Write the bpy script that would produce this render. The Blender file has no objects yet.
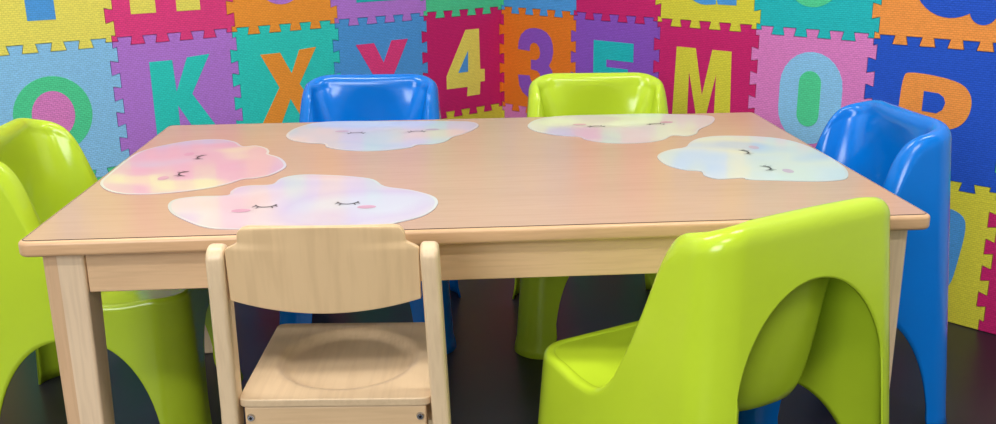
import bpy, bmesh, math, random
from math import sin, cos, pi, radians, sqrt, atan2
from mathutils import Vector, Matrix
random.seed(4)
C = bpy.context.scene.collection
sc = bpy.context.scene
sc.view_settings.view_transform = 'Standard'
sc.view_settings.look = 'None'
sc.view_settings.exposure = 0.07

# ------------------------------------------------------------------ helpers
def link(name, me, mats=None, parent=None, loc=(0, 0, 0), rz=0.0):
    o = bpy.data.objects.new(name, me)
    C.objects.link(o)
    o.location = loc
    o.rotation_euler = (0, 0, rz)
    if parent: o.parent = parent
    if mats:
        for m in (mats if isinstance(mats, (list, tuple)) else [mats]):
            me.materials.append(m)
    return o
def mesh_bm(bm, name, smooth=False):
    bmesh.ops.recalc_face_normals(bm, faces=bm.faces)
    me = bpy.data.meshes.new(name)
    bm.to_mesh(me); bm.free()
    if smooth:
        for p in me.polygons: p.use_smooth = True
    return me
def bevel(o, w, seg=3, smooth=True):
    m = o.modifiers.new('bevel', 'BEVEL'); m.width = w; m.segments = seg; m.limit_method = 'ANGLE'; m.angle_limit = radians(35)
    if smooth:
        for p in o.data.polygons: p.use_smooth = True
        try:
            m.harden_normals = True
        except Exception: pass
    return o
def tag(o, label=None, cat=None, group=None, kind=None):
    if label: o['label'] = label
    if cat: o['category'] = cat
    if group: o['group'] = group
    if kind: o['kind'] = kind
    return o
def empty(name, loc, rz=0.0):
    o = bpy.data.objects.new(name, None); C.objects.link(o)
    o.location = loc; o.rotation_euler = (0, 0, rz); o.empty_display_size = .1
    return o
def box_bm(bm, c, s, rot=None):
    r = bmesh.ops.create_cube(bm, size=1.0)
    for v in r['verts']:
        v.co = Vector((v.co.x * s[0], v.co.y * s[1], v.co.z * s[2]))
        if rot: v.co = rot @ v.co
        v.co += Vector(c)
    return r['verts']
def box(name, c, s, m, parent=None, bev=.003, rot=None):
    bm = bmesh.new(); box_bm(bm, (0, 0, 0), s, rot)
    o = link(name, mesh_bm(bm, name), m, parent, c)
    if bev: bevel(o, bev)
    return o
def prism(bm, pts, z0, z1):
    """pts: 2-D outline in x,y"""
    a = [bm.verts.new((x, y, z0)) for x, y in pts]
    b = [bm.verts.new((x, y, z1)) for x, y in pts]
    bm.faces.new(a[::-1]); bm.faces.new(b)
    n = len(pts)
    for i in range(n): bm.faces.new((a[i], a[(i + 1) % n], b[(i + 1) % n], b[i]))

# ------------------------------------------------------------------ materials
def newmat(name):
    m = bpy.data.materials.new(name); m.use_nodes = True
    nt = m.node_tree; b = nt.nodes['Principled BSDF']
    return m, nt, b
def S(v):  # sRGB 0-255 -> linear
    return tuple([((c / 255) / 12.92 if c / 255 <= .04045 else ((c / 255 + .055) / 1.055) ** 2.4) for c in v]) + (1,)
def noise_color(nt, b, col, amt, scale, vec=None, stretch=(1, 1, 1), space='Object'):
    tc = nt.nodes.new('ShaderNodeTexCoord'); mp = nt.nodes.new('ShaderNodeMapping')
    mp.inputs['Scale'].default_value = stretch
    nt.links.new(tc.outputs[space], mp.inputs['Vector'])
    n = nt.nodes.new('ShaderNodeTexNoise'); n.inputs['Scale'].default_value = scale; n.inputs['Detail'].default_value = 6
    nt.links.new(mp.outputs[0], n.inputs['Vector'])
    r = nt.nodes.new('ShaderNodeValToRGB')
    lo = tuple(c * (1 - amt) for c in col[:3]) + (1,); hi = tuple(min(1, c * (1 + amt)) for c in col[:3]) + (1,)
    r.color_ramp.elements[0].color = lo; r.color_ramp.elements[0].position = .3
    r.color_ramp.elements[1].color = hi; r.color_ramp.elements[1].position = .7
    nt.links.new(n.outputs['Fac'], r.inputs['Fac'])
    nt.links.new(r.outputs['Color'], b.inputs['Base Color'])
    return mp, n, r
FOAM = {}
def foam(rgb):
    k = tuple(rgb)
    if k in FOAM: return FOAM[k]
    m, nt, b = newmat('foam')
    N = nt.nodes.new; L = nt.links.new
    uv = N('ShaderNodeUVMap')
    col = S(rgb)
    def weave(sx, sy, off):
        br = N('ShaderNodeTexBrick'); br.offset = .5
        mp = N('ShaderNodeMapping'); mp.inputs['Scale'].default_value = (sx, sy, 1); mp.inputs['Location'].default_value = (off, off, 0)
        L(uv.outputs[0], mp.inputs['Vector']); L(mp.outputs[0], br.inputs['Vector'])
        br.inputs['Scale'].default_value = 1; br.inputs['Mortar Size'].default_value = .12; br.inputs['Mortar Smooth'].default_value = .8
        br.inputs['Brick Width'].default_value = 1; br.inputs['Row Height'].default_value = .5
        return br
    # hash weave pressed into the foam: small dashes in staggered rows
    br = weave(110, 110, 0)
    n = N('ShaderNodeTexNoise'); n.inputs['Scale'].default_value = 90; n.inputs['Detail'].default_value = 4
    mp = N('ShaderNodeMapping'); mp.inputs['Scale'].default_value = (1, 2.2, 1)
    L(uv.outputs[0], mp.inputs['Vector']); L(mp.outputs[0], n.inputs['Vector'])
    mixv = N('ShaderNodeMath'); mixv.operation = 'MULTIPLY_ADD'
    L(br.outputs['Fac'], mixv.inputs[0]); mixv.inputs[1].default_value = -.5; L(n.outputs['Fac'], mixv.inputs[2])
    ramp = N('ShaderNodeValToRGB')
    ramp.color_ramp.elements[0].position = 0; ramp.color_ramp.elements[1].position = .75
    ramp.color_ramp.elements[0].color = tuple(c * .80 for c in col[:3]) + (1,)
    ramp.color_ramp.elements[1].color = tuple(min(1, c * 1.10 + .006) for c in col[:3]) + (1,)
    L(mixv.outputs[0], ramp.inputs['Fac']); L(ramp.outputs[0], b.inputs['Base Color'])
    bp = N('ShaderNodeBump'); bp.inputs['Strength'].default_value = .5; bp.inputs['Distance'].default_value = .0012
    L(mixv.outputs[0], bp.inputs['Height']); L(bp.outputs[0], b.inputs['Normal'])
    b.inputs['Roughness'].default_value = .62
    b.inputs['Specular IOR Level'].default_value = .3
    FOAM[k] = m; return m
def plastic(name, rgb, rough=.22):
    m, nt, b = newmat(name)
    noise_color(nt, b, S(rgb), .05, 5)
    b.inputs['Roughness'].default_value = rough
    b.inputs['Specular IOR Level'].default_value = .5
    N = nt.nodes.new
    n = N('ShaderNodeTexNoise'); n.inputs['Scale'].default_value = 9; n.inputs['Detail'].default_value = 1
    tc = N('ShaderNodeTexCoord'); nt.links.new(tc.outputs['Object'], n.inputs['Vector'])
    bp = N('ShaderNodeBump'); bp.inputs['Strength'].default_value = .06; bp.inputs['Distance'].default_value = .01
    nt.links.new(n.outputs['Fac'], bp.inputs['Height']); nt.links.new(bp.outputs[0], b.inputs['Normal'])
    return m
def wood(name, rgb, axis='X', rough=.4, amt=.12, scale=14, spec=.5, corner_shade=None, coat=0, fleck=.93):
    m, nt, b = newmat(name)
    st = {'X': (.06, 1, 1), 'Y': (1, .06, 1), 'Z': (1, 1, .06)}[axis]
    mp, n, r = noise_color(nt, b, S(rgb), amt, scale, stretch=st)
    n.inputs['Detail'].default_value = 8; n.inputs['Distortion'].default_value = .3
    # fine beech flecks
    N = nt.nodes.new; L = nt.links.new
    n2 = N('ShaderNodeTexNoise'); n2.inputs['Scale'].default_value = scale * 16; n2.inputs['Detail'].default_value = 2
    L(mp.outputs[0], n2.inputs['Vector'])
    r2 = N('ShaderNodeValToRGB'); r2.color_ramp.elements[0].position = .35; r2.color_ramp.elements[1].position = .55
    r2.color_ramp.elements[0].color = (fleck, fleck * .985, fleck * .97, 1); r2.color_ramp.elements[1].color = (1, 1, 1, 1)
    L(n2.outputs['Fac'], r2.inputs['Fac'])
    mx = N('ShaderNodeMixRGB'); mx.blend_type = 'MULTIPLY'; mx.inputs[0].default_value = 1
    L(r.outputs[0], mx.inputs[1]); L(r2.outputs[0], mx.inputs[2])
    last = mx
    if corner_shade is not None:   # shading of a rounded corner, painted into the colour
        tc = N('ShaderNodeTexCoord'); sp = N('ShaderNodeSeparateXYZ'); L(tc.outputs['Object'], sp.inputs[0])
        gt = N('ShaderNodeMath'); gt.operation = 'LESS_THAN'; L(sp.outputs[0], gt.inputs[0]); gt.inputs[1].default_value = corner_shade[0]
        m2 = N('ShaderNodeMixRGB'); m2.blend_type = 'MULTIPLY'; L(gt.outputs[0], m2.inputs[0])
        L(last.outputs[0], m2.inputs[1]); m2.inputs[2].default_value = corner_shade[1]
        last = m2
    L(last.outputs[0], b.inputs['Base Color'])
    b.inputs['Roughness'].default_value = rough
    b.inputs['Specular IOR Level'].default_value = spec
    b.inputs['Coat Weight'].default_value = coat; b.inputs['Coat Roughness'].default_value = .12
    return m
def plain(name, rgb, rough=.6, metal=0, amt=.03, scale=6):
    m, nt, b = newmat(name)
    noise_color(nt, b, S(rgb), amt, scale)
    b.inputs['Roughness'].default_value = rough; b.inputs['Metallic'].default_value = metal
    return m

M = {}
M['green'] = plastic('green_plastic', (186, 212, 48), .2)
M['blue'] = plastic('blue_plastic', (0, 118, 216), .2)
M['table_top'] = wood('beech_laminate', (198, 163, 137), 'X', .24, .03, 7, spec=.45, fleck=.96)
M['edge'] = wood('beech_edge', (216, 174, 132), 'X', .3, .12, 18)
M['apron'] = wood('beech_apron', (224, 186, 144), 'X', .42, .07, 14)
M['apron_side'] = wood('beech_apron_side', (214, 176, 136), 'Y', .42, .07, 14)
M['leg'] = wood('beech_leg', (232, 204, 170), 'Z', .42, .06, 12, corner_shade=(-.008, (.86, .74, .64, 1)))  # darker left side paints in the shading of the leg's rounded corner
M['ply'] = wood('plywood_back', (228, 194, 148), 'Z', .36, .05, 5)
M['seat'] = wood('plywood_seat', (214, 186, 150), 'Y', .38, .07, 8)
M['post'] = wood('beech_post', (232, 204, 166), 'Z', .36, .06, 12)
M['rail'] = wood('beech_rail', (222, 188, 146), 'X', .4, .06, 12)
M['screw'] = plain('steel', (190, 190, 195), .25, 1)
M['screw_dark'] = plain('steel_recess', (40, 40, 44), .5, .6)
M['seam'] = plain('dark_seam', (52, 36, 30), .8)
M['under'] = plain('particle_board', (150, 110, 80), .8)
M['wall'] = plain('painted_wall', (214, 216, 214), .8, amt=.02)
M['ceiling'] = plain('white_ceiling', (238, 238, 236), .85, amt=.02)
M['eye'] = plain('eye_ink', (40, 34, 44), .4)
M['cheek'] = plain('cheek_pink', (208, 162, 180), .25)
M['cheek2'] = plain('cheek_lilac', (192, 172, 188), .25)
m, nt, b = newmat('dark_vinyl_floor')
noise_color(nt, b, S((38, 36, 44)), .25, 3)
b.inputs['Roughness'].default_value = .32; b.inputs['Specular IOR Level'].default_value = .35
M['floor'] = m
def lam(name, cols, scale=5.0, seed=0):
    cols = [tuple(c * .945 for c in q) for q in cols]
    """pastel watercolour print under a glossy laminate"""
    m, nt, b = newmat(name)
    N = nt.nodes.new; L = nt.links.new
    tc = N('ShaderNodeTexCoord'); mp = N('ShaderNodeMapping'); mp.inputs['Location'].default_value = (seed, seed * 2.3, 0)
    L(tc.outputs['Object'], mp.inputs['Vector'])
    n = N('ShaderNodeTexNoise'); n.inputs['Scale'].default_value = scale; n.inputs['Detail'].default_value = 1.5
    L(mp.outputs[0], n.inputs['Vector'])
    r = N('ShaderNodeValToRGB'); r.color_ramp.elements[0].position = .36; r.color_ramp.elements[1].position = .64
    cr = r.color_ramp
    k = len(cols)
    cr.elements[0].color = S(cols[0]); cr.elements[1].color = S(cols[-1])
    for i in range(1, k - 1):
        e = cr.elements.new(.36 + .28 * i / (k - 1)); e.color = S(cols[i])
    L(n.outputs['Fac'], r.inputs['Fac']); L(r.outputs[0], b.inputs['Base Color'])
    b.inputs['Roughness'].default_value = .09; b.inputs['Specular IOR Level'].default_value = .5
    return m

# ------------------------------------------------------------------ room
CX, CY = .0174, 3.0609
AL, AR = .7184, .8152
T = .3
ZS = .011
dL = Vector((-cos(AL), -sin(AL), 0)); nL = Vector((sin(AL), -cos(AL), 0))
dR = Vector((cos(AR), sin(AR) * -1, 0)); nR = Vector((-sin(AR), -cos(AR), 0))
K0 = Vector((CX, CY, 0))
def W(u, off, z):
    if u < -1e-7: return K0 + dL * (-u) + nL * off + Vector((0, 0, z))
    if u > 1e-7: return K0 + dR * u + nR * off + Vector((0, 0, z))
    nm = (nL + nR).normalized(); k = 1 / nm.dot(nL)
    return K0 + nm * off * k + Vector((0, 0, z))
RL = 5.6; RH = 2.7; WB = -.0125       # wall faces sit behind the mats
def wall_slab(name, p, q, n, th=.1):
    """vertical wall from p to q; n points into the room"""
    bm = bmesh.new()
    p = Vector(p); q = Vector(q)
    v = [bm.verts.new(x) for x in (p, q, q - n * th, p - n * th)]
    w = [bm.verts.new(x.co + Vector((0, 0, RH))) for x in v]
    bm.faces.new(v); bm.faces.new(w)
    for i in range(4): bm.faces.new((v[i], v[(i + 1) % 4], w[(i + 1) % 4], w[i]))
    return tag(link(name, mesh_bm(bm, name), M['wall']), kind='structure')
kc = W(0, WB, 0)
eL = kc + dL * RL; eR = kc + dR * RL; far = eL + dR * RL
wall_slab('wall_left', kc, eL, nL); wall_slab('wall_right', kc, eR, nR)
wall_slab('wall_rear', eL, far, dL * -1 if False else Vector((-dR.y, dR.x, 0)) * (1 if Vector((-dR.y, dR.x, 0)).dot(K0 - eL) > 0 else -1))
wall_slab('wall_far', eR, far, Vector((-dL.y, dL.x, 0)) * (1 if Vector((-dL.y, dL.x, 0)).dot(K0 - eR) > 0 else -1))
def flat(name, z, th, m):
    bm = bmesh.new()
    pts = [kc, eL, far, eR]
    cen = sum(pts, Vector()) / 4
    pts = [cen + (p - cen) * 1.04 for p in pts]
    prism(bm, [(p.x, p.y) for p in pts], z, z + th)
    return tag(link(name, mesh_bm(bm, name), m), kind='structure')
flat('floor', -.1, .1, M['floor']); flat('ceiling', RH, .1, M['ceiling'])

# ------------------------------------------------------------------ foam tiles
A = .0095; P = T / 5
def wave(n=5):
    pts = [(0, 0), (.25 * P, 0), (.21 * P, A)]
    for k in range(n):
        if k > 0: pts.append(((k + .21) * P, A))
        pts.append(((k + .79) * P, A))
        if k < n - 1:
            pts.append(((k + .71) * P, -A)); pts.append(((k + 1.29) * P, -A))
    pts += [((n - .25) * P, 0), (n * P, 0)]
    return pts
WV = wave()
def inset(pts, d):
    n = len(pts); out = []
    ar = sum(pts[i][0] * pts[(i + 1) % n][1] - pts[(i + 1) % n][0] * pts[i][1] for i in range(n))
    s = 1 if ar > 0 else -1
    for i in range(n):
        a, b_, c = Vector(pts[i - 1]), Vector(pts[i]), Vector(pts[(i + 1) % n])
        e1 = (b_ - a).normalized(); e2 = (c - b_).normalized()
        n1 = Vector((-e1.y, e1.x)) * s; n2 = Vector((-e2.y, e2.x)) * s
        m = n1 + n2
        if m.length < 1e-6: m = n1
        m.normalize(); k = min(1 / max(m.dot(n1), .4), 2)
        p = b_ + m * d * k
        out.append((p.x, p.y))
    return out
def tile_outline(j, row, ncols):
    """column j covers u in [j*T,(j+1)*T]; boundaries are shared between neighbours"""
    u0, u1 = j * T, (j + 1) * T; z0, z1 = ZS + row * T, ZS + (row + 1) * T
    zz0 = 0.0015 if row == 0 else z0
    def hor(z, flatline=False):
        return [(u0, z), (u1, z)] if flatline else [(u0 + a, z + o) for a, o in WV]
    def ver(u):
        pts = [(u + o, z0 + a) for a, o in WV]
        if row == 0: pts[0] = (u, zz0)
        return pts
    bot = hor(zz0 if row == 0 else z0, row == 0)
    right = ver(u1); top = hor(z1); left = ver(u0)
    pts = bot[:-1] + right[:-1] + top[::-1][:-1] + left[::-1][:-1]
    return pts
def wall_mesh(name, pts, off0, off1, mat, origin, parent=None):
    """prism of a (u,z) outline between two distances from the mat plane, mapped on to the walls; origin in world"""
    bm = bmesh.new()
    a = [bm.verts.new((u, off0, z)) for u, z in pts]; b_ = [bm.verts.new((u, off1, z)) for u, z in pts]
    f1 = bm.faces.new(a); f2 = bm.faces.new(b_[::-1]); n = len(pts)
    for i in range(n): bm.faces.new((a[i], b_[i], b_[(i + 1) % n], a[(i + 1) % n]))
    bm.normal_update()
    bmesh.ops.triangulate(bm, faces=[f for f in bm.faces if len(f.verts) > 4])
    us = [u for u, z in pts]
    if min(us) < -1e-5 and max(us) > 1e-5:
        bmesh.ops.bisect_plane(bm, geom=bm.verts[:] + bm.edges[:] + bm.faces[:], dist=1e-6, plane_co=(0, 0, 0), plane_no=(1, 0, 0))
    bmesh.ops.recalc_face_normals(bm, faces=bm.faces)
    uvl = bm.loops.layers.uv.new('UVMap')
    for f in bm.faces:
        for l in f.loops: l[uvl].uv = (l.vert.co.x + l.vert.co.y, l.vert.co.z)
    for v in bm.verts: v.co = W(0 if abs(v.co.x) < 1e-5 else v.co.x, v.co.y, v.co.z) - origin
    me = bpy.data.meshes.new(name); bm.to_mesh(me); bm.free()
    o = link(name, me, mat, parent, origin if parent is None else (0, 0, 0))
    return o
def ell(cx, cy, rx, ry, n=40, pw=2.0):
    out = []
    for i in range(n):
        t = 2 * pi * i / n; c, s = cos(t), sin(t)
        out.append((cx + rx * math.copysign(abs(c) ** (2 / pw), c), cy + ry * math.copysign(abs(s) ** (2 / pw), s)))
    return out
def stad(x0, x1, y0, y1, n=12):
    r = (x1 - x0) / 2; cx = (x0 + x1) / 2
    return [(cx + r * cos(pi * i / n), y1 - r + r * sin(pi * i / n)) for i in range(n + 1)] + \
           [(cx - r * cos(pi * i / n), y0 + r - r * sin(pi * i / n)) for i in range(n + 1)]
def smooth_poly(p, it=2):
    for _ in range(it):
        q = []
        for i in range(len(p)):
            a, b_ = p[i], p[(i + 1) % len(p)]
            q += [(a[0] * .75 + b_[0] * .25, a[1] * .75 + b_[1] * .25), (a[0] * .25 + b_[0] * .75, a[1] * .25 + b_[1] * .75)]
        p = q
    return p
G = {
 'K': [(.27, .82), (.46, .82), (.47, .56), (.585, .83), (.78, .84), (.60, .53), (.82, .18), (.62, .18), (.47, .45), (.47, .18), (.27, .18)],
 'X': [(.24, .79), (.43, .79), (.53, .60), (.62, .80), (.79, .81), (.60, .50), (.82, .16), (.62, .16), (.50, .38), (.39, .16), (.19, .16), (.40, .49)],
 'Y': [(.21, .79), (.41, .79), (.51, .60), (.61, .80), (.80, .80), (.60, .44), (.60, .18), (.42, .18), (.42, .44)],
 '4': [(.515, .83), (.69, .83), (.70, .42), (.76, .415), (.76, .29), (.70, .29), (.69, .16), (.52, .16), (.53, .255), (.26, .26), (.26, .39)],
 'E': [(.26, .82), (.74, .82), (.74, .65), (.42, .65), (.42, .58), (.68, .58), (.68, .42), (.42, .42), (.42, .34), (.74, .34), (.74, .18), (.26, .18)],
 'M': [(.19, .80), (.39, .80), (.475, .40), (.56, .80), (.75, .80), (.77, .20), (.61, .20), (.61, .60), (.52, .20), (.43, .20), (.33, .60), (.33, .20), (.17, .20)],
 'H': [(.17, .82), (.37, .82), (.37, .58), (.54, .58), (.54, .82), (.74, .82), (.74, .20), (.54, .20), (.54, .42), (.37, .42), (.37, .20), (.17, .20)],
 'T': [(.14, .82), (.72, .82), (.72, .66), (.53, .66), (.53, .2), (.31, .2), (.31, .66), (.14, .66)],
 'L': [(.24, .82), (.42, .82), (.42, .34), (.70, .34), (.70, .17), (.24, .17)],
 'P': [(.25, .76), (.30, .78), (.45, .775), (.60, .755), (.70, .72), (.755, .64), (.755, .54), (.72, .46), (.66, .41), (.58, .395), (.45, .40), (.43, .2), (.23, .2), (.24, .5)],
 'I': [(.38, .82), (.62, .82), (.62, .18), (.38, .18)],
 'Z': [(.22, .82), (.78, .82), (.78, .66), (.46, .34), (.78, .34), (.78, .18), (.22, .18), (.22, .34), (.54, .66), (.22, .66)],
 'A': [(.40, .82), (.60, .82), (.82, .18), (.62, .18), (.58, .32), (.42, .32), (.38, .18), (.18, .18)],
 'V': [(.18, .82), (.38, .82), (.50, .42), (.62, .82), (.82, .82), (.60, .18), (.40, .18)],
 'N': [(.2, .82), (.38, .82), (.62, .46), (.62, .82), (.80, .82), (.80, .18), (.62, .18), (.38, .54), (.38, .18), (.2, .18)],
 '7': [(.24, .82), (.78, .82), (.78, .68), (.54, .18), (.34, .18), (.56, .66), (.24, .66)],
 '1': [(.44, .82), (.62, .82), (.62, .18), (.42, .18), (.42, .64), (.30, .60), (.30, .70)],
}
Z3 = [(305, 115), (308, 85), (318, 58), (335, 40), (352, 32), (372, 29), (395, 32), (415, 42), (430, 60), (438, 85), (440, 115), (435, 142), (424, 165), (436, 182), (441, 205), (440, 238), (430, 268), (415, 288), (395, 300), (370, 304), (345, 298), (322, 280), (310, 255), (305, 215), (350, 212), (354, 228), (362, 240), (375, 245), (388, 238), (393, 222), (391, 202), (380, 190), (356, 187), (356, 150), (376, 150), (388, 140), (392, 122), (388, 100), (378, 87), (365, 84), (355, 92), (351, 104), (351, 118)]
G['3'] = [((x - 239) / 274, (350 - y) / 380) for x, y in Z3]
def arc(cx, cy, rx, ry, a0, a1, n=24):
    return [(cx + rx * cos(radians(a0 + (a1 - a0) * i / n)), cy + ry * sin(radians(a0 + (a1 - a0) * i / n))) for i in range(n + 1)]
G['G'] = arc(.5, .5, .30, .33, 45, 270) + [(.60, .18), (.60, .24), (.62, .18), (.80, .18), (.80, .54), (.52, .54), (.52, .42), (.62, .42), (.58, .34)] + arc(.5, .5, .13, .17, 270, 45)
G['C'] = arc(.48, .52, .28, .33, 45, 315) + arc(.48, .52, .12, .17, 315, 45)
G['S'] = arc(.5, .66, .26, .17, 10, 270, 16) + arc(.5, .36, .09, .045, 90, -180, 10)[:0] + arc(.5, .34, .10, .05, 90, -90, 10) + arc(.5, .34, .10, .05, 270, 190, 4) + [(.24, .33)] + arc(.5, .34, .27, .17, 190, 450, 18) + arc(.5, .66, .10, .05, 270, 10, 12)
G['2'] = [(.24, .62), (.27, .75), (.38, .83), (.52, .84), (.66, .80), (.74, .70), (.73, .58), (.64, .47), (.52, .36), (.76, .36), (.76, .18), (.24, .18), (.24, .32), (.46, .50), (.55, .60), (.54, .67), (.48, .68), (.43, .62)]
G['J'] = [(.52, .82), (.70, .82), (.70, .40), (.66, .26), (.56, .19), (.42, .18), (.30, .24), (.24, .36), (.24, .46), (.40, .46), (.42, .38), (.48, .36), (.52, .42)]
G['U'] = [(.22, .82), (.40, .82), (.40, .42), (.44, .35), (.5, .33), (.56, .35), (.60, .42), (.60, .82), (.78, .82), (.78, .40), (.73, .27), (.63, .19), (.5, .17), (.37, .19), (.27, .27), (.22, .40)]
YEL = (240, 228, 100); SKY = (142, 202, 244); PINK = (232, 62, 132); MAG = (206, 28, 110); ORG = (252, 156, 52); TEAL = (44, 212, 200)
PUR = (186, 124, 220); GRN = (80, 212, 152); BLU = (78, 158, 228); ROY = (26, 84, 204); LPK = (224, 130, 200); DOR = (238, 124, 28)
VIO = (140, 82, 196); LOR = (248, 154, 70); CYN = (24, 188, 194); LYE = (222, 214, 62)
CN = {YEL: 'yellow', SKY: 'sky blue', PINK: 'pink', MAG: 'crimson', ORG: 'orange', TEAL: 'teal', PUR: 'light purple', GRN: 'green', BLU: 'mid blue', ROY: 'royal blue', LPK: 'mauve pink', DOR: 'deep orange', VIO: 'purple', LOR: 'pale orange', CYN: 'cyan', LYE: 'lemon yellow'}
LBL = {}
# (column, row): (tile colour, letter colour, glyph, label)
TL = {
 (-6, 1): (ORG, SKY, 'A'), (-6, 2): (PUR, YEL, '7'), (-6, 0): (YEL, MAG, 'V'),
 (-5, 2): (YEL, BLU, 'T'), (-5, 1): (SKY, GRN, 'Oring', LPK), (-5, 0): (GRN, PUR, 'Z'),
 (-4, 2): (PINK, YEL, 'H'), (-4, 1): (PUR, TEAL, 'K'), (-4, 0): (BLU, ORG, 'N'),
 (-3, 2): (ORG, PUR, 'Q0', GRN), (-3, 1): (TEAL, ORG, 'X'), (-3, 0): (MAG, YEL, '1'),
 (-2, 2): (PUR, CYN, 'L'), (-2, 1): (BLU, PINK, 'Y'), (-2, 0): (GRN, VIO, 'J'),
 (-1, 2): (GRN, MAG, '2'), (-1, 1): (MAG, YEL, '4', BLU), (-1, 0): (LYE, BLU, 'U'),
 (0, 2): (BLU, YEL, 'C'), (0, 1): (DOR, VIO, '3'), (0, 0): (LPK, GRN, 'V'),
 (1, 2): (MAG, GRN, 'I'), (1, 1): (VIO, CYN, 'E'), (1, 0): (GRN, PINK, 'S'),
 (2, 2): (LYE, BLU, 'G'), (2, 1): (MAG, LYE, 'M'), (2, 0): (DOR, SKY, '7'),
 (3, 2): (CYN, GRN, 'Q0', LPK), (3, 1): (LPK, SKY, '0', GRN), (3, 0): (BLU, LYE, 'A'),
 (4, 2): (LOR, ROY, 'Q', LOR), (4, 1): (ROY, LOR, 'P', ROY), (4, 0): (LYE, BLU, 'Dring', PINK),
 (5, 2): (PUR, YEL, 'N'), (5, 1): (GRN, ORG, 'H'), (5, 0): (MAG, YEL, 'L'),
}
RN = ['bottom row beside the floor', 'middle row', 'top row']
SH = {'Oring': 'letter O ring', 'Q0': 'letter O ring', 'Q': 'letter Q', '0': 'tall digit 0', 'Dring': 'tall rounded letter'}
def special(g):
    if g == 'Oring': return [ell(.50, .50, .285, .29)], [ell(.50, .50, .155, .18)]
    if g == 'Q0': return [ell(.48, .51, .27, .31)], [ell(.48, .51, .12, .15)]
    if g == 'Q': return [ell(.53, .50, .29, .32), ell(.76, .245, .095, .10)], [ell(.53, .5, .12, .15)]
    if g == '0': return [stad(.25, .79, .13, .86)], [stad(.42, .61, .27, .71)]
    if g == 'Dring': return [smooth_poly([(.22, .80), (.66, .84), (.80, .80), (.83, .70), (.80, .45), (.77, .25), (.70, .20), (.22, .2)], 2)], [ell(.45, .5, .09, .17)]
    return None
SIDE = {
 (-5, 2): 'above the mat with the green ring', (-4, 2): 'above the teal K', (-3, 2): 'above the orange X',
 (-2, 2): 'above the pink Y', (-1, 2): 'above the yellow 4', (0, 2): 'above the purple 3', (1, 2): 'above the cyan E', (2, 2): 'above the yellow M',
 (3, 2): 'above the tall blue 0', (4, 2): 'above the orange P',
}
def sh(k, dx, dy=0): G[k] = [(x + dx, y + dy) for x, y in G[k]]
sh('M', .03); sh('E', 0, -.035)
G['T'] = [(.20, .82), (.82, .82), (.82, .66), (.61, .66), (.61, .2), (.41, .2), (.41, .66), (.20, .66)]
G['P'] = smooth_poly(G['P'], 2)
for (j, row), t in TL.items():
    base, let, g = t[0], t[1], t[2]
    o0 = W((j + .5) * T, 0, ZS + row * T)
    off1 = 0.0
    tile = wall_mesh('foam_tile', inset(tile_outline(j, row, 6), .0007), -.0115, 0.0, foam(base), o0)
    def put(poly, nm, colr, o1):
        pts = [((j + x) * T, ZS + (row + y) * T) for x, y in poly]
        return wall_mesh(nm, pts, -.004, o1, foam(colr), o0, tile)
    sp = special(g)
    if sp:
        put(sp[0][0], 'letter', let, .0007)
        for q in sp[0][1:]: put(q, 'letter_tail', let, .0009)
        if len(t) > 3: put(sp[1][0], 'letter_centre', t[3], .0016)
    else:
        put(G[g], 'letter', let, .0007)
        if g == '4': put([(.54, .62), (.535, .41), (.41, .41)], 'letter_centre', BLU, .0016)
        if g == 'P': put([(.415, .655), (.52, .65), (.56, .625), (.575, .585), (.56, .535), (.52, .505), (.415, .51)], 'letter_centre', ROY, .0016)
        if g == 'A': put([(.5, .66), (.55, .46), (.45, .46)], 'letter_centre', base, .0016)
    for ch in tile.children: ch.location = (0, 0, 0)
    nm = SH.get(g, ('digit ' if g.isdigit() else 'letter ') + g)
    wl = 'left wall' if j < 0 else 'right wall'
    where = SIDE.get((j, row))
    if where is None:
        where = ('bottom row, ' if row == 0 else 'top row, ' if row == 2 else 'middle row, ') + wl
    tag(tile, '%s foam mat with %s %s, %s' % (CN[base], CN[let], nm, where), 'foam mat', 'interlocking alphabet foam mats on the walls')

# ------------------------------------------------------------------ table
TYAW, TX, TY = .0644, -.0385, 1.6094
TW, TD, TZ = 1.214, .768, .4782
table = empty('activity_table', (TX, TY, 0), TYAW)
tag(table, 'low rectangular beech table with pale wood top and square legs', 'table')
def rrect(w, d, r, n=6):
    pts = []
    for (cx, cy, a) in ((w / 2 - r, d / 2 - r, 0), (-w / 2 + r, d / 2 - r, 90), (-w / 2 + r, -d / 2 + r, 180), (w / 2 - r, -d / 2 + r, 270)):
        for i in range(n + 1):
            t = radians(a + 90 * i / n); pts.append((cx + r * cos(t), cy + r * sin(t)))
    return pts
TH = .022
bm = bmesh.new(); prism(bm, rrect(TW - .012, TD - .012, .008), -.003, 0)
tp = link('tabletop', mesh_bm(bm, 'tabletop'), M['table_top'], table, (0, 0, TZ))
def ring_mesh(name, prof, w, d, r, mat, parent, loc):
    """sweep (inset, z) profile round a rounded rectangle"""
    bm = bmesh.new(); rings = []
    for ins, z in prof:
        rings.append([bm.verts.new((x, y, z)) for x, y in rrect(w - 2 * ins, d - 2 * ins, max(r - ins, .001))])
    n = len(rings[0]); k = len(rings)
    for a in range(k):
        b_ = (a + 1) % k
        for i in range(n): bm.faces.new((rings[a][i], rings[a][(i + 1) % n], rings[b_][(i + 1) % n], rings[b_][i]))
    return link(name, mesh_bm(bm, name, True), mat, parent, loc)
prof = [(.0072, -.0006)] + [(.006 - .006 * sin(radians(a)) , -.006 + .0056 * cos(radians(a))) for a in range(0, 91, 15)] + \
       [(.006 - .006 * cos(radians(a)), -TH + .006 - .006 * sin(radians(a))) for a in range(0, 91, 15)] + [(.03, -TH), (.03, -.006), (.0072, -.006)]
ring_mesh('edge_band', prof, TW, TD, .014, M['edge'], table, (0, 0, TZ))
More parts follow.
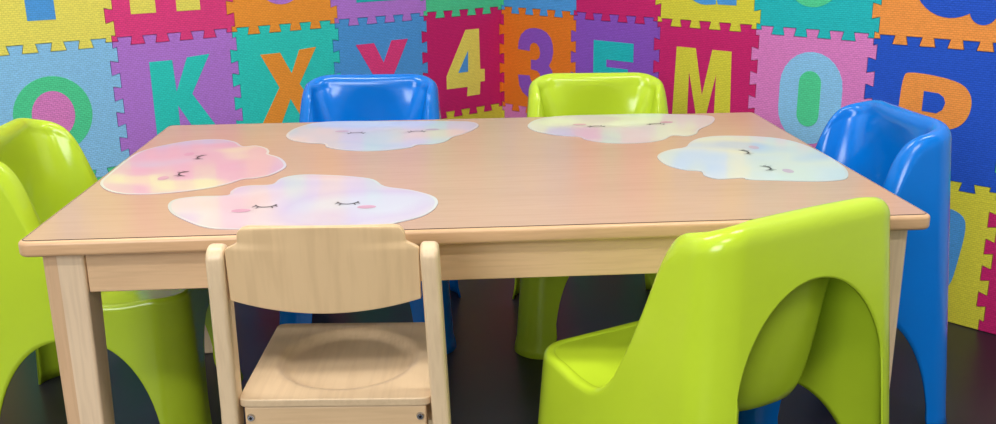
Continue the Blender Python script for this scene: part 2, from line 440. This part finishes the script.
ring_mesh('edge_seam', [(.0052, -.001), (.0052, -.0002), (.0064, .0002), (.0064, -.001)], TW, TD, .014, M['seam'], table, (0, 0, TZ))
bm = bmesh.new(); prism(bm, rrect(TW - .05, TD - .05, .003), -TH + .001, -.0035)
link('core_board', mesh_bm(bm, 'core_board'), M['under'], table, (0, 0, TZ))
LW = .054; LI = .022; LH = TZ - TH
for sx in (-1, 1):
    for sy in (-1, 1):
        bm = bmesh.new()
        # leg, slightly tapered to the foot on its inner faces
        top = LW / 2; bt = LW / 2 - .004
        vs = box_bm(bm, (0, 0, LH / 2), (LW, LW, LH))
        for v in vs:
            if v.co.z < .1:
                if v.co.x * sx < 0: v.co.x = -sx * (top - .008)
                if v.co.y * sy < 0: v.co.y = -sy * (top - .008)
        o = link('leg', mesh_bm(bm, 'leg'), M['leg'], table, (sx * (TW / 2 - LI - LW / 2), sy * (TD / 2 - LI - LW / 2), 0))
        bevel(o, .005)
AH = .059
for sy in (-1, 1):
    box('apron', (0, sy * (TD / 2 - LI - .014), LH - AH / 2), (TW - 2 * LI - 2 * LW - .0005, .02, AH), M['apron'], table, .002)
for sx in (-1, 1):
    box('apron', (sx * (TW / 2 - LI - .014), 0, LH - AH / 2), (.02, TD - 2 * LI - 2 * LW - .0005, AH), M['apron_side'], table, .002)

# ------------------------------------------------------------------ cloud placemats
CLOUD = {
 'A': ([(-0.5932, -0.0855), (-0.5979, -0.0177), (-0.5983, 0.0846), (-0.5883, 0.1447), (-0.5582, 0.1889), (-0.5183, 0.2206), (-0.4711, 0.2244), (-0.4372, 0.1976), (-0.4156, 0.1574), (-0.393, 0.1614), (-0.3704, 0.1372), (-0.3604, 0.1087), (-0.3581, 0.0879), (-0.3359, 0.0595), (-0.3187, 0.0154), (-0.3156, -0.0217), (-0.3304, -0.0638), (-0.3518, -0.0833), (-0.3714, -0.0879), (-0.3869, -0.1121), (-0.4167, -0.1403), (-0.4591, -0.1585), (-0.4996, -0.1647), (-0.5399, -0.1575), (-0.5713, -0.1302)],
   [(-0.4675, 0.0742), (-0.4707, -0.0435)], [(-0.4988, 0.1008), (-0.5001, -0.069)]),
 'B': ([(-0.4495, -0.241), (-0.4534, -0.2143), (-0.4464, -0.1961), (-0.4184, -0.1852), (-0.3776, -0.1839), (-0.3761, -0.1612), (-0.3699, -0.1384), (-0.3519, -0.1283), (-0.3203, -0.1256), (-0.3117, -0.0891), (-0.286, -0.0692), (-0.2457, -0.0736), (-0.2015, -0.0881), (-0.1653, -0.1111), (-0.1445, -0.1562), (-0.1059, -0.1809), (-0.0743, -0.2154), (-0.0643, -0.2492), (-0.0702, -0.29), (-0.0868, -0.3227), (-0.1122, -0.3437), (-0.1397, -0.3592), (-0.2078, -0.3659), (-0.3345, -0.3577), (-0.375, -0.3447), (-0.4096, -0.3091), (-0.4361, -0.2726)],
   [(-0.3106, -0.2449), (-0.1941, -0.2411)], [(-0.3412, -0.2708), (-0.1656, -0.2695)]),
 'C': ([(-0.35, 0.245), (-0.3449, 0.3028), (-0.3209, 0.3525), (-0.2862, 0.3741), (-0.2238, 0.3732), (-0.1297, 0.3619), (-0.0423, 0.3515), (0.0072, 0.3392), (0.0212, 0.3058), (0.0134, 0.2699), (-0.0092, 0.2255), (-0.0334, 0.1944), (-0.0455, 0.1604), (-0.0682, 0.1392), (-0.0989, 0.1349), (-0.1124, 0.1134), (-0.1555, 0.0958), (-0.1989, 0.0957), (-0.2382, 0.1125), (-0.2623, 0.1354), (-0.2706, 0.1622), (-0.3058, 0.1768), (-0.3343, 0.2015)],
   [(-0.2174, 0.2443), (-0.1013, 0.2449)], [(-0.2463, 0.2713), (-0.0706, 0.2682)]),
 'D': ([(0.118, 0.2882), (0.1346, 0.335), (0.1675, 0.3691), (0.2194, 0.389), (0.2996, 0.3926), (0.3875, 0.382), (0.4619, 0.3597), (0.5017, 0.3418), (0.4997, 0.3039), (0.478, 0.2576), (0.4452, 0.2149), (0.427, 0.1725), (0.404, 0.1536), (0.3795, 0.1628), (0.3534, 0.128), (0.3182, 0.1075), (0.2743, 0.1045), (0.2375, 0.1167), (0.2114, 0.1442), (0.2021, 0.1705), (0.1642, 0.1877), (0.1321, 0.2221), (0.1192, 0.253)],
   [(0.2511, 0.254), (0.3715, 0.2628)], [(0.2211, 0.2836), (0.3965, 0.2863)]),
 'E': ([(0.3103, -0.0146), (0.3235, 0.0197), (0.3482, 0.0448), (0.3775, 0.0605), (0.3957, 0.0978), (0.4222, 0.1316), (0.4624, 0.148), (0.5181, 0.1395), (0.5635, 0.1153), (0.5895, 0.0658), (0.5988, -0.02), (0.596, -0.0969), (0.5873, -0.1437), (0.571, -0.1798), (0.5527, -0.1925), (0.5143, -0.1956), (0.4659, -0.1861), (0.4175, -0.1752), (0.4103, -0.1626), (0.3719, -0.1659), (0.3561, -0.1418), (0.3579, -0.1143), (0.3326, -0.1005), (0.3136, -0.0661)],
   [(0.4639, 0.0091), (0.4634, -0.1068)], [(0.4959, 0.0436), (0.4956, -0.129)]),
}
INFO = {
 'A': ('pink and yellow laminated cloud placemat at the left end of the table', [(232, 222, 194), (226, 196, 202), (226, 190, 201), (224, 194, 206), (212, 202, 218)], 5.5, 3.1, (-1, 0)),
 'B': ('white and lilac laminated cloud placemat nearest the wooden chair', [(228, 208, 212), (226, 216, 222), (214, 206, 226), (216, 222, 230)], 4.5, 7.7, (0, -1)),
 'C': ('pale blue and lilac laminated cloud placemat before the blue chair at the back', [(232, 216, 206), (216, 214, 228), (204, 212, 230), (216, 222, 228)], 5, 1.7, (0, 1)),
 'D': ('cream and pink laminated cloud placemat before the green chair at the back', [(222, 202, 214), (226, 222, 212), (226, 226, 218), (218, 228, 218)], 5, 4.2, (0, 1)),
 'E': ('pale cream and blue laminated cloud placemat at the right end of the table', [(198, 208, 230), (226, 226, 214), (218, 224, 226), (208, 220, 230)], 5, 9.4, (1, 0)),
}
tw, td = TW / 2 - .002, TD / 2 - .002
for k, (out, eyes, cheeks) in CLOUD.items():
    lab, cols, scl, sd, down = INFO[k]
    out = [(max(-tw, min(tw, x)), max(-td, min(td, y))) for x, y in out]
    cx = sum(p[0] for p in out) / len(out); cy = sum(p[1] for p in out) / len(out)
    ct, st = cos(TYAW), sin(TYAW)
    wx, wy = TX + ct * cx - st * cy, TY + st * cx + ct * cy
    cp = [Vector((x - cx, y - cy)) for x, y in out]; pts = []
    for i in range(len(cp)):
        p0, p1, p2, p3 = cp[i - 1], cp[i], cp[(i + 1) % len(cp)], cp[(i + 2) % len(cp)]
        for h_ in range(4):
            t = h_ / 4
            v = .5 * (2 * p1 + (p2 - p0) * t + (2 * p0 - 5 * p1 + 4 * p2 - p3) * t * t + (3 * p1 - 3 * p2 + p3 - p0) * t ** 3)
            pts.append((v.x, v.y))
    bm = bmesh.new()
    prism(bm, pts, .0, .0009)
    bm.normal_update()
    bmesh.ops.triangulate(bm, faces=[f for f in bm.faces if len(f.verts) > 4])
    mat = link('cloud_placemat', mesh_bm(bm, 'cloud_placemat'), lam('cloud_print', cols, scl, sd), None, (wx, wy, TZ + .0003), TYAW)
    # clear laminate rim standing out round the print
    bm = bmesh.new()
    ip = inset(pts, .0045); a = [bm.verts.new((x, y, .001)) for x, y in pts]; b_ = [bm.verts.new((x, y, .001)) for x, y in ip]
    n = len(pts)
    for i in range(n): bm.faces.new((a[i], a[(i + 1) % n], b_[(i + 1) % n], b_[i]))
    rim = link('laminate_rim', mesh_bm(bm, 'laminate_rim'), lam('clear_rim', [(214, 214, 216), (224, 224, 224), (214, 216, 218)], 5, sd), mat)
    tag(mat, lab, 'placemat', 'cloud placemats on the table')
    dn = Vector(down); sd2 = Vector((-dn.y, dn.x))
    for ex, ey in eyes:
        e = Vector((ex - cx, ey - cy)); bm = bmesh.new()
        def ribbon(pl, w):
            for q in range(len(pl) - 1):
                p0, p1 = Vector(pl[q]), Vector(pl[q + 1]); d = (p1 - p0).normalized(); nn = Vector((-d.y, d.x)) * w
                p0 = p0 - d * w * .3; p1 = p1 + d * w * .3
                bm.faces.new([bm.verts.new((v.x, v.y, .0014)) for v in (p0 - nn, p1 - nn, p1 + nn, p0 + nn)])
        def L2(a_, b2): v = e + sd2 * a_ + dn * b2; return (v.x, v.y)
        R_ = .0155
        ribbon([L2(R_ * sin(radians(t)), R_ * 1.1 * cos(radians(t)) - .006) for t in range(-75, 76, 15)], .0013)
        for t in (-60, -34, 60, 36):
            s_ = sin(radians(t)); c_ = cos(radians(t))
            ribbon([L2(R_ * s_, R_ * 1.1 * c_ - .006), L2(R_ * s_ * 1.32, R_ * 1.1 * c_ * 1.25 - .001)], .001)
        link('eye', mesh_bm(bm, 'eye'), M['eye'], mat)
    for ex, ey in cheeks:
        bm = bmesh.new()
        vs = []
        for i in range(24):
            t = 2 * pi * i / 24; v = Vector((ex - cx, ey - cy)) + sd2 * (.0135 * cos(t)) + dn * (.0085 * sin(t)); vs.append(bm.verts.new((v.x, v.y, .0013)))
        bm.faces.new(vs)
        link('cheek', mesh_bm(bm, 'cheek'), M['cheek'] if k in 'ABD' else M['cheek2'], mat)

# ------------------------------------------------------------------ moulded plastic chair
HW, HD, RC = .187, .197, .054      # half width, half depth, corner radius of the footprint
HT, HS = .541, .288                # back height, seat height
def lerp_tab(tab, x):
    for (a, va), (b_, vb) in zip(tab, tab[1:]):
        if x <= b_:
            t = (x - a) / (b_ - a); t = max(0, min(1, t)); t = t * t * (3 - 2 * t) if False else t
            return va + (vb - va) * t
    return tab[-1][1]
def catmull(tab, x):
    n = len(tab)
    if x <= tab[0][0]: return tab[0][1]
    if x >= tab[-1][0]: return tab[-1][1]
    for i in range(n - 1):
        if x <= tab[i + 1][0]:
            x0, y0 = tab[i]; x1, y1 = tab[i + 1]
            def sl(k):
                if k <= 0 or k >= n - 1: return 0
                return (tab[k + 1][1] - tab[k - 1][1]) / (tab[k + 1][0] - tab[k - 1][0])
            h = x1 - x0; t = (x - x0) / h; m0, m1 = sl(i) * h, sl(i + 1) * h
            return (2*t**3 - 3*t*t + 1) * y0 + (t**3 - 2*t*t + t) * m0 + (-2*t**3 + 3*t*t) * y1 + (t**3 - t*t) * m1
RIM = [(0, HT), (.06, HT - .002), (.11, HT - .004), (.17, .531), (.23, .517), (.29, .487), (.36, .430), (.44, .362), (.52, .308), (.60, .285), (.72, .281), (.86, HS), (1, HS)]
def loop_pt(s, L):
    """s in arclength from middle of the rear, going +x side then front; returns x,y,nx,ny"""
    w, d, r = HW, HD, RC
    segs = [('l', w - r), ('a', pi / 2 * r), ('l', 2 * (d - r)), ('a', pi / 2 * r), ('l', 2 * (w - r)), ('a', pi / 2 * r), ('l', 2 * (d - r)), ('a', pi / 2 * r), ('l', w - r)]
    x, y, th = 0.0, -d, 0.0
    for k, ln in segs:
        q = min(s, ln)
        if k == 'l':
            x += q * cos(th); y += q * sin(th)
        else:
            t2 = th + q / r
            x += r * (sin(t2) - sin(th)); y += r * (-cos(t2) + cos(th)); th = t2
        s -= q
        if s <= 1e-9: break
    return x, y, sin(th), -cos(th)
def chair_mesh():
    w, d, r = HW, HD, RC
    arc_ = pi / 2 * r
    Lr = (w - r); Ls = 2 * (d - r); Lf = 2 * (w - r)
    Ltot = 2 * Lr + 4 * arc_ + 2 * Ls + Lf
    side_c = Lr + arc_ + Ls / 2; front_c = Lr + 2 * arc_ + Ls + Lf / 2; side2_c = Ltot - side_c
    # arches: (centre, half width, height, power)
    arches = [(0.0, .140, .464, 0), (side_c, .139, .225, 2.3), (front_c, .110, .222, 2.9), (side2_c, .139, .225, 2.3)]
    cols = []
    NA = 36
    def arch_cols(c, hw, A_, pw, lo=-1, hi=1):
        out = []
        for i in range(NA + 1):
            th = -pi / 2 + pi * i / NA
            t = sin(th)
            if t < lo - 1e-9 or t > hi + 1e-9: continue
            if pw == 0:
                out.append((c + hw * t, (A_ - hw + hw * sqrt(max(0, 1 - t * t))) if abs(t) < 1 - 1e-9 else 0.0)); continue
            out.append((c + hw * math.copysign(abs(t), t), A_ * max(0, (1 - abs(t) ** pw)) ** (1 / pw) if abs(t) < 1 - 1e-9 else 0.0))
        return out
    def legs(a, b_, n=16):
        return [(a + (b_ - a) * i / n, 0.0) for i in range(1, n)]
    seq = []
    ra = arch_cols(*arches[0])
    right_half = [q for q in ra if q[0] >= -1e-9]; left_half = [(Ltot + q[0], q[1]) for q in ra if q[0] < -1e-9]
    seq += right_half
    s1 = arch_cols(*arches[1]); seq += legs(right_half[-1][0], s1[0][0]) + s1
    s2 = arch_cols(*arches[2]); seq += legs(s1[-1][0], s2[0][0]) + s2
    s3 = arch_cols(*arches[3]); seq += legs(s2[-1][0], s3[0][0]) + s3
    seq += legs(s3[-1][0], left_half[0][0]) + left_half
    bm = bmesh.new()
    NV = 20; rings = []
    NQ = 30
    colsv = []
    for s, B in seq:
        x, y, nx, ny = loop_pt(s, Ltot)
        frac = (y + d) / (2 * d)
        H = catmull(RIM, frac)
        up = max(0, min(1, (H - HS) / (HT - HS)))
        dx_ = max(0, (abs(x) - .110) / (HW - .110))
        H -= .010 * dx_ ** 2.0 * min(1, up * 1.6)
        # outward profile at height z
        def shell(z):
            k = z / .54
            fx = 1 - .205 * k
            if y < 0: fy = 1 - .20 * k
            else: fy = 1 - .10 * k
            return x * fx, y * fy
        Rf = .011 + .013 * up          # height of the rolled shoulder
        rows = []
        z1 = H - Rf
        for i in range(NV + 1):
            z = B + (z1 - B) * i / NV
            px, py = shell(z)
            fl = .0035 * max(0, 1 - z / .012) if B < .012 else 0
            rows.append((px + nx * fl, py + ny * fl, z))
        bx, by = shell(z1)
        tc = Vector((-bx, .045 - by)).normalized() * (.016 + .022 * up)
        Rd = .002 + .022 * up
        for i in range(1, 15):
            a = radians(180 * i / 15)
            k_ = (1 - cos(a)) / 2
            zz = z1 + Rf * sin(a) if a <= pi / 2 else H - Rd * (1 - sin(a))
            rows.append((bx + tc.x * k_, by + tc.y * k_, zz))
        # inner lip
        ex, ey, ez = bx + tc.x, by + tc.y, H - Rd
        rows.append((ex, ey, ez))
        # scoop: from the lip to the middle of the seat
        cx_, cy_ = 0.0, .045
        seat_z = HS - .0065
        for i in range(1, NQ):
            t = i / NQ
            # the back and sides fall steeply, then run out flat into the seat
            TD_ = .5
            q = 1 - .24 * (t / TD_) ** 1.6 if t < TD_ else .76 * (1 - (t - TD_) / (1 - TD_))
            g = 1 - min(1, t / TD_); g = g * g * (3 - 2 * g)
            zz = seat_z + (ez - seat_z) * g
            # the inner shell is rounder in plan than the rim
            an = atan2((ey - cy_) / (.205 if ey < cy_ else .13), (ex - cx_) / .13)
            pw_ = 2.7; ca, sa = abs(cos(an)), abs(sin(an)); rr = (ca ** pw_ + sa ** pw_) ** (-1 / pw_)
            el = (cx_ + .126 * rr * cos(an), cy_ + (.186 if ey < cy_ else .118) * rr * sin(an))
            wv = min(1, t / .3); wv = wv * wv * (3 - 2 * wv)
            rx_, ry_ = cx_ + (ex - cx_) * q, cy_ + (ey - cy_) * q
            qe = q
            rows.append((rx_ * (1 - wv) + (cx_ + (el[0] - cx_) * qe) * wv, ry_ * (1 - wv) + (cy_ + (el[1] - cy_) * qe) * wv, zz))
        colsv.append([bm.verts.new(p) for p in rows])
    n = len(colsv); k = len(colsv[0])
    for i in range(n):
        a, b_ = colsv[i], colsv[(i + 1) % n]
        for j in range(k - 1): bm.faces.new((a[j], b_[j], b_[j + 1], a[j + 1]))
    cv = bm.verts.new((0, .045, HS - .006))
    for i in range(n): bm.faces.new((colsv[i][-1], colsv[(i + 1) % n][-1], cv))
    me = mesh_bm(bm, 'plastic_chair', True)
    return me
cm = chair_mesh()
def plastic_chair(loc, rz, m, label, group=None):
    o = bpy.data.objects.new('plastic_chair', cm.copy()); C.objects.link(o)
    o.data.materials.clear(); o.data.materials.append(m)
    o.location = (loc[0], loc[1], 0.0); o.rotation_euler = (0, 0, radians(rz))
    s = o.modifiers.new('thickness', 'SOLIDIFY'); s.thickness = .0045; s.offset = -1; s.use_even_offset = False
    tag(o, label, 'chair', group)
    return o
frontal = plastic_chair((.281, 1.186), 30, M['green'], 'lime green moulded plastic chair in front of the table, seen from behind')
frontal.scale.z = 1.014
plastic_chair((-.704, 1.624), -87, M['green'], 'lime green moulded plastic chair at the left end of the table')
plastic_chair((.222, 2.045), 180, M['green'], 'lime green moulded plastic chair behind the table below the purple 3')
plastic_chair((-.282, 2.06), 180, M['blue'], 'bright blue moulded plastic chair behind the table below the pink Y')
plastic_chair((.585, 1.692), 97, M['blue'], 'bright blue moulded plastic chair at the right end of the table')

# ------------------------------------------------------------------ wooden chair
wc = empty('wooden_chair', (-.208, 1.122, 0), 0.0)
tag(wc, 'small beech wood chair with curved plywood backrest pushed up to the table', 'chair')
PWD = .022; PX = .126; LEAN = .055
def post(sx):
    bm = bmesh.new(); H = .503
    # rear upright: bent slightly backwards above the seat; rounded top
    prof = []
    d = .034
    zs = [0, .1, .2, .28, .34, .40, .45, .485]
    def yo(z): return -max(0, z - .26) * .10
    f = [(yo(z) - d / 2, z) for z in zs]; r_ = [(yo(z) + d / 2, z) for z in zs]
    capc = yo(.485); cap = [(capc - d / 2 * cos(radians(a)), .485 + d / 2 * sin(radians(a))) for a in range(15, 180, 15)]
    outl = f + cap + r_[::-1]
    sp = lambda z: sx * max(0, .50 - z) * .03
    a = [bm.verts.new((-PWD / 2 + sp(z), y, z)) for y, z in outl]; b_ = [bm.verts.new((PWD / 2 + sp(z), y, z)) for y, z in outl]
    bm.faces.new(a); bm.faces.new(b_[::-1])
    for i in range(len(outl)): bm.faces.new((a[i], b_[i], b_[(i + 1) % len(outl)], a[(i + 1) % len(outl)]))
    o = link('rear_leg', mesh_bm(bm, 'rear_leg'), M['post'], wc, (sx * PX, 0, 0)); bevel(o, .006, 4)
post(-1); post(1)
for sx in (-1, 1):
    box('front_leg', (sx * .110, .213, .139), (PWD, .03, .278), M['post'], wc, .004)
    box('side_rail', (sx * .113, .108, .260), (PWD * .7, .184, .030), M['rail'], wc, .003)
    box('side_rail', (sx * .116, .108, .10), (PWD * .7, .184, .022), M['rail'], wc, .003)
box('rear_rail', (0, -.002, .2625), (2 * PX - PWD, .018, .038), M['rail'], wc, .003)
box('front_rail', (0, .213, .2565), (.198, .018, .034), M['rail'], wc, .003)
for sx in (-1, 1):
    bm = bmesh.new(); bmesh.ops.create_cone(bm, cap_ends=True, segments=20, radius1=.0052, radius2=.004, depth=.003, matrix=Matrix.Rotation(pi / 2, 4, 'X'))
    s_ = link('screw', mesh_bm(bm, 'screw'), M['screw'], wc, (sx * .107, -.0125, .267))
    bm = bmesh.new(); bmesh.ops.create_cone(bm, cap_ends=True, segments=6, radius1=.002, radius2=.002, depth=.001, matrix=Matrix.Rotation(pi / 2, 4, 'X'))
    link('screw_socket', mesh_bm(bm, 'screw_socket'), M['screw_dark'], s_, (0, -.0017, 0))
# seat: plywood with a pressed hollow
def seat():
    bm = bmesh.new(); n = 40
    w, y0, y1 = .244, -.014, .232
    th = .011
    g = {}
    for i in range(n + 1):
        for j in range(n + 1):
            u = -1 + 2 * i / n; v = -1 + 2 * j / n
            # rounded square mapping for the corners
            rr = .10
            x = u * w / 2; y = (y0 + y1) / 2 + v * (y1 - y0) / 2
            r2 = sqrt((x / .098) ** 2 + ((y - .110) / .098) ** 2)
            dz = 0
            if r2 < 1:
                t = min(1, (1 - r2) / .16); dz = -.010 * t * t * (3 - 2 * t)
            if abs(u) > .9 and abs(v) > .9:
                du, dv = (abs(u) - .9) / .1, (abs(v) - .9) / .1; m_ = max(du, dv); l_ = sqrt(du * du + dv * dv)
                if l_ > 0:
                    k_ = m_ / l_; x = math.copysign(.9 + .1 * du * k_, u) * w / 2; y = (y0 + y1) / 2 + math.copysign(.9 + .1 * dv * k_, v) * (y1 - y0) / 2
            g[i, j] = (x, y, dz)
    t_ = {k: bm.verts.new((p[0], p[1], .293 + p[2])) for k, p in g.items()}
    b2 = {k: bm.verts.new((p[0], p[1], .293 + p[2] - th)) for k, p in g.items()}
    for i in range(n):
        for j in range(n):
            bm.faces.new((t_[i, j], t_[i + 1, j], t_[i + 1, j + 1], t_[i, j + 1]))
            bm.faces.new((b2[i, j], b2[i, j + 1], b2[i + 1, j + 1], b2[i + 1, j]))
    def side(ks):
        for a, b_ in zip(ks, ks[1:]): bm.faces.new((t_[a], t_[b_], b2[b_], b2[a]))
    side([(i, 0) for i in range(n + 1)]); side([(n, j) for j in range(n + 1)]); side([(i, n) for i in range(n, -1, -1)]); side([(0, j) for j in range(n, -1, -1)])
    o = link('seat', mesh_bm(bm, 'seat', True), M['seat'], wc)
    bevel(o, .002, 2)
seat()
def backrest():
    bm = bmesh.new(); nx, nz = 44, 48
    hw = PX - PWD / 2 - .0005; th = .009
    t_, b2 = {}, {}
    for i in range(nx + 1):
        u = -1 + 2 * i / nx
        top = .529 - .002 * u * u; bot = .417 + .015 * u * u
        for j in range(nz + 1):
            v = j / nz
            z = bot + (top - bot) * v
            x = u * hw
            # corners pulled in above the posts
            if z > .497:
                k_ = min(1, (z - .497) / .011); k_ = k_ * k_ * (3 - 2 * k_)
                lim = hw - .016 * k_
                if z > top - .013: lim -= .013 - sqrt(max(0, .013 ** 2 - (z - top + .013) ** 2))
                x = u * lim
            y = -.006 - .010 * (1 - u * u) - (z - .26) * .10
            t_[i, j] = bm.verts.new((x, y - th / 2, z)); b2[i, j] = bm.verts.new((x, y + th / 2, z))
    for i in range(nx):
        for j in range(nz):
            bm.faces.new((t_[i, j], t_[i + 1, j], t_[i + 1, j + 1], t_[i, j + 1]))
            bm.faces.new((b2[i, j], b2[i, j + 1], b2[i + 1, j + 1], b2[i + 1, j]))
    def side(ks):
        for a, b_ in zip(ks, ks[1:]): bm.faces.new((t_[a], t_[b_], b2[b_], b2[a]))
    side([(i, 0) for i in range(nx + 1)]); side([(nx, j) for j in range(nz + 1)]); side([(i, nz) for i in range(nx, -1, -1)]); side([(0, j) for j in range(nz, -1, -1)])
    o = link('backrest', mesh_bm(bm, 'backrest', True), M['ply'], wc); bevel(o, .0025, 3)
backrest()

# ------------------------------------------------------------------ ceiling lamps
cen = (kc + far) / 2
frame_m = plain('lamp_frame', (225, 225, 225), .5)
em, nt, b = newmat('lamp_diffuser'); b.inputs['Emission Color'].default_value = (1, .97, .93, 1); b.inputs['Emission Strength'].default_value = 6; b.inputs['Base Color'].default_value = (.9, .9, .9, 1)
for nme, (lx, ly), pw in (('a', (-.9, 1.3), 19), ('b', (1.0, .9), 18), ('c', (0, -1.0), 26)):
    lp = empty('ceiling_light', (lx, ly, RH))
    tag(lp, 'white rectangular ceiling light panel, %s' % {'a': 'left of the table', 'b': 'right of the table', 'c': 'behind the viewer'}[nme], 'ceiling light')
    box('frame', (0, 0, -.012), (1.24, .34, .024), frame_m, lp, .003)
    box('diffuser', (0, 0, -.026), (1.18, .28, .006), em, lp, .001)
    ld = bpy.data.lights.new('lamp', 'AREA'); ld.shape = 'RECTANGLE'; ld.size = 1.15; ld.size_y = .26; ld.energy = pw; ld.color = (1, .97, .93)
    lo = bpy.data.objects.new('lamp', ld); C.objects.link(lo); lo.location = (lx, ly, RH - .035)
# unseen fill light added behind the viewer on the left, slightly cool
ld = bpy.data.lights.new('front_fill', 'AREA'); ld.shape = 'RECTANGLE'; ld.size = 1.6; ld.size_y = 1.2; ld.energy = 62; ld.color = (.95, .98, 1)
lo = bpy.data.objects.new('front_fill', ld); C.objects.link(lo); lo.location = (-1.3, -1.9, 1.7)
lo.rotation_euler = (Vector((0.1, 2, .4)) - Vector(lo.location)).to_track_quat('-Z', 'Y').to_euler()
w = bpy.data.worlds.new('world'); sc.world = w; w.use_nodes = True
w.node_tree.nodes['Background'].inputs[0].default_value = (.9, .95, 1, 1); w.node_tree.nodes['Background'].inputs[1].default_value = .6

# ------------------------------------------------------------------ camera
cd = bpy.data.cameras.new('camera'); cam = bpy.data.objects.new('camera', cd); C.objects.link(cam)
cd.sensor_fit = 'HORIZONTAL'; cd.sensor_width = 36; cd.lens = 975.08 / 996 * 36; cd.clip_start = .02
pitch, roll = .2864, .0105
fw = Vector((0, cos(pitch), -sin(pitch))); up = Vector((0, sin(pitch), cos(pitch))); rt = Vector((1, 0, 0))
r2 = rt * cos(roll) + up * sin(roll) * -1; 
r2 = rt * cos(roll) - up * sin(roll); u2 = rt * sin(roll) + up * cos(roll)
mw = Matrix((r2, u2, -fw)).transposed().to_4x4(); mw.translation = Vector((0, 0, .8507 + ZS))
cam.matrix_world = mw
sc.camera = cam
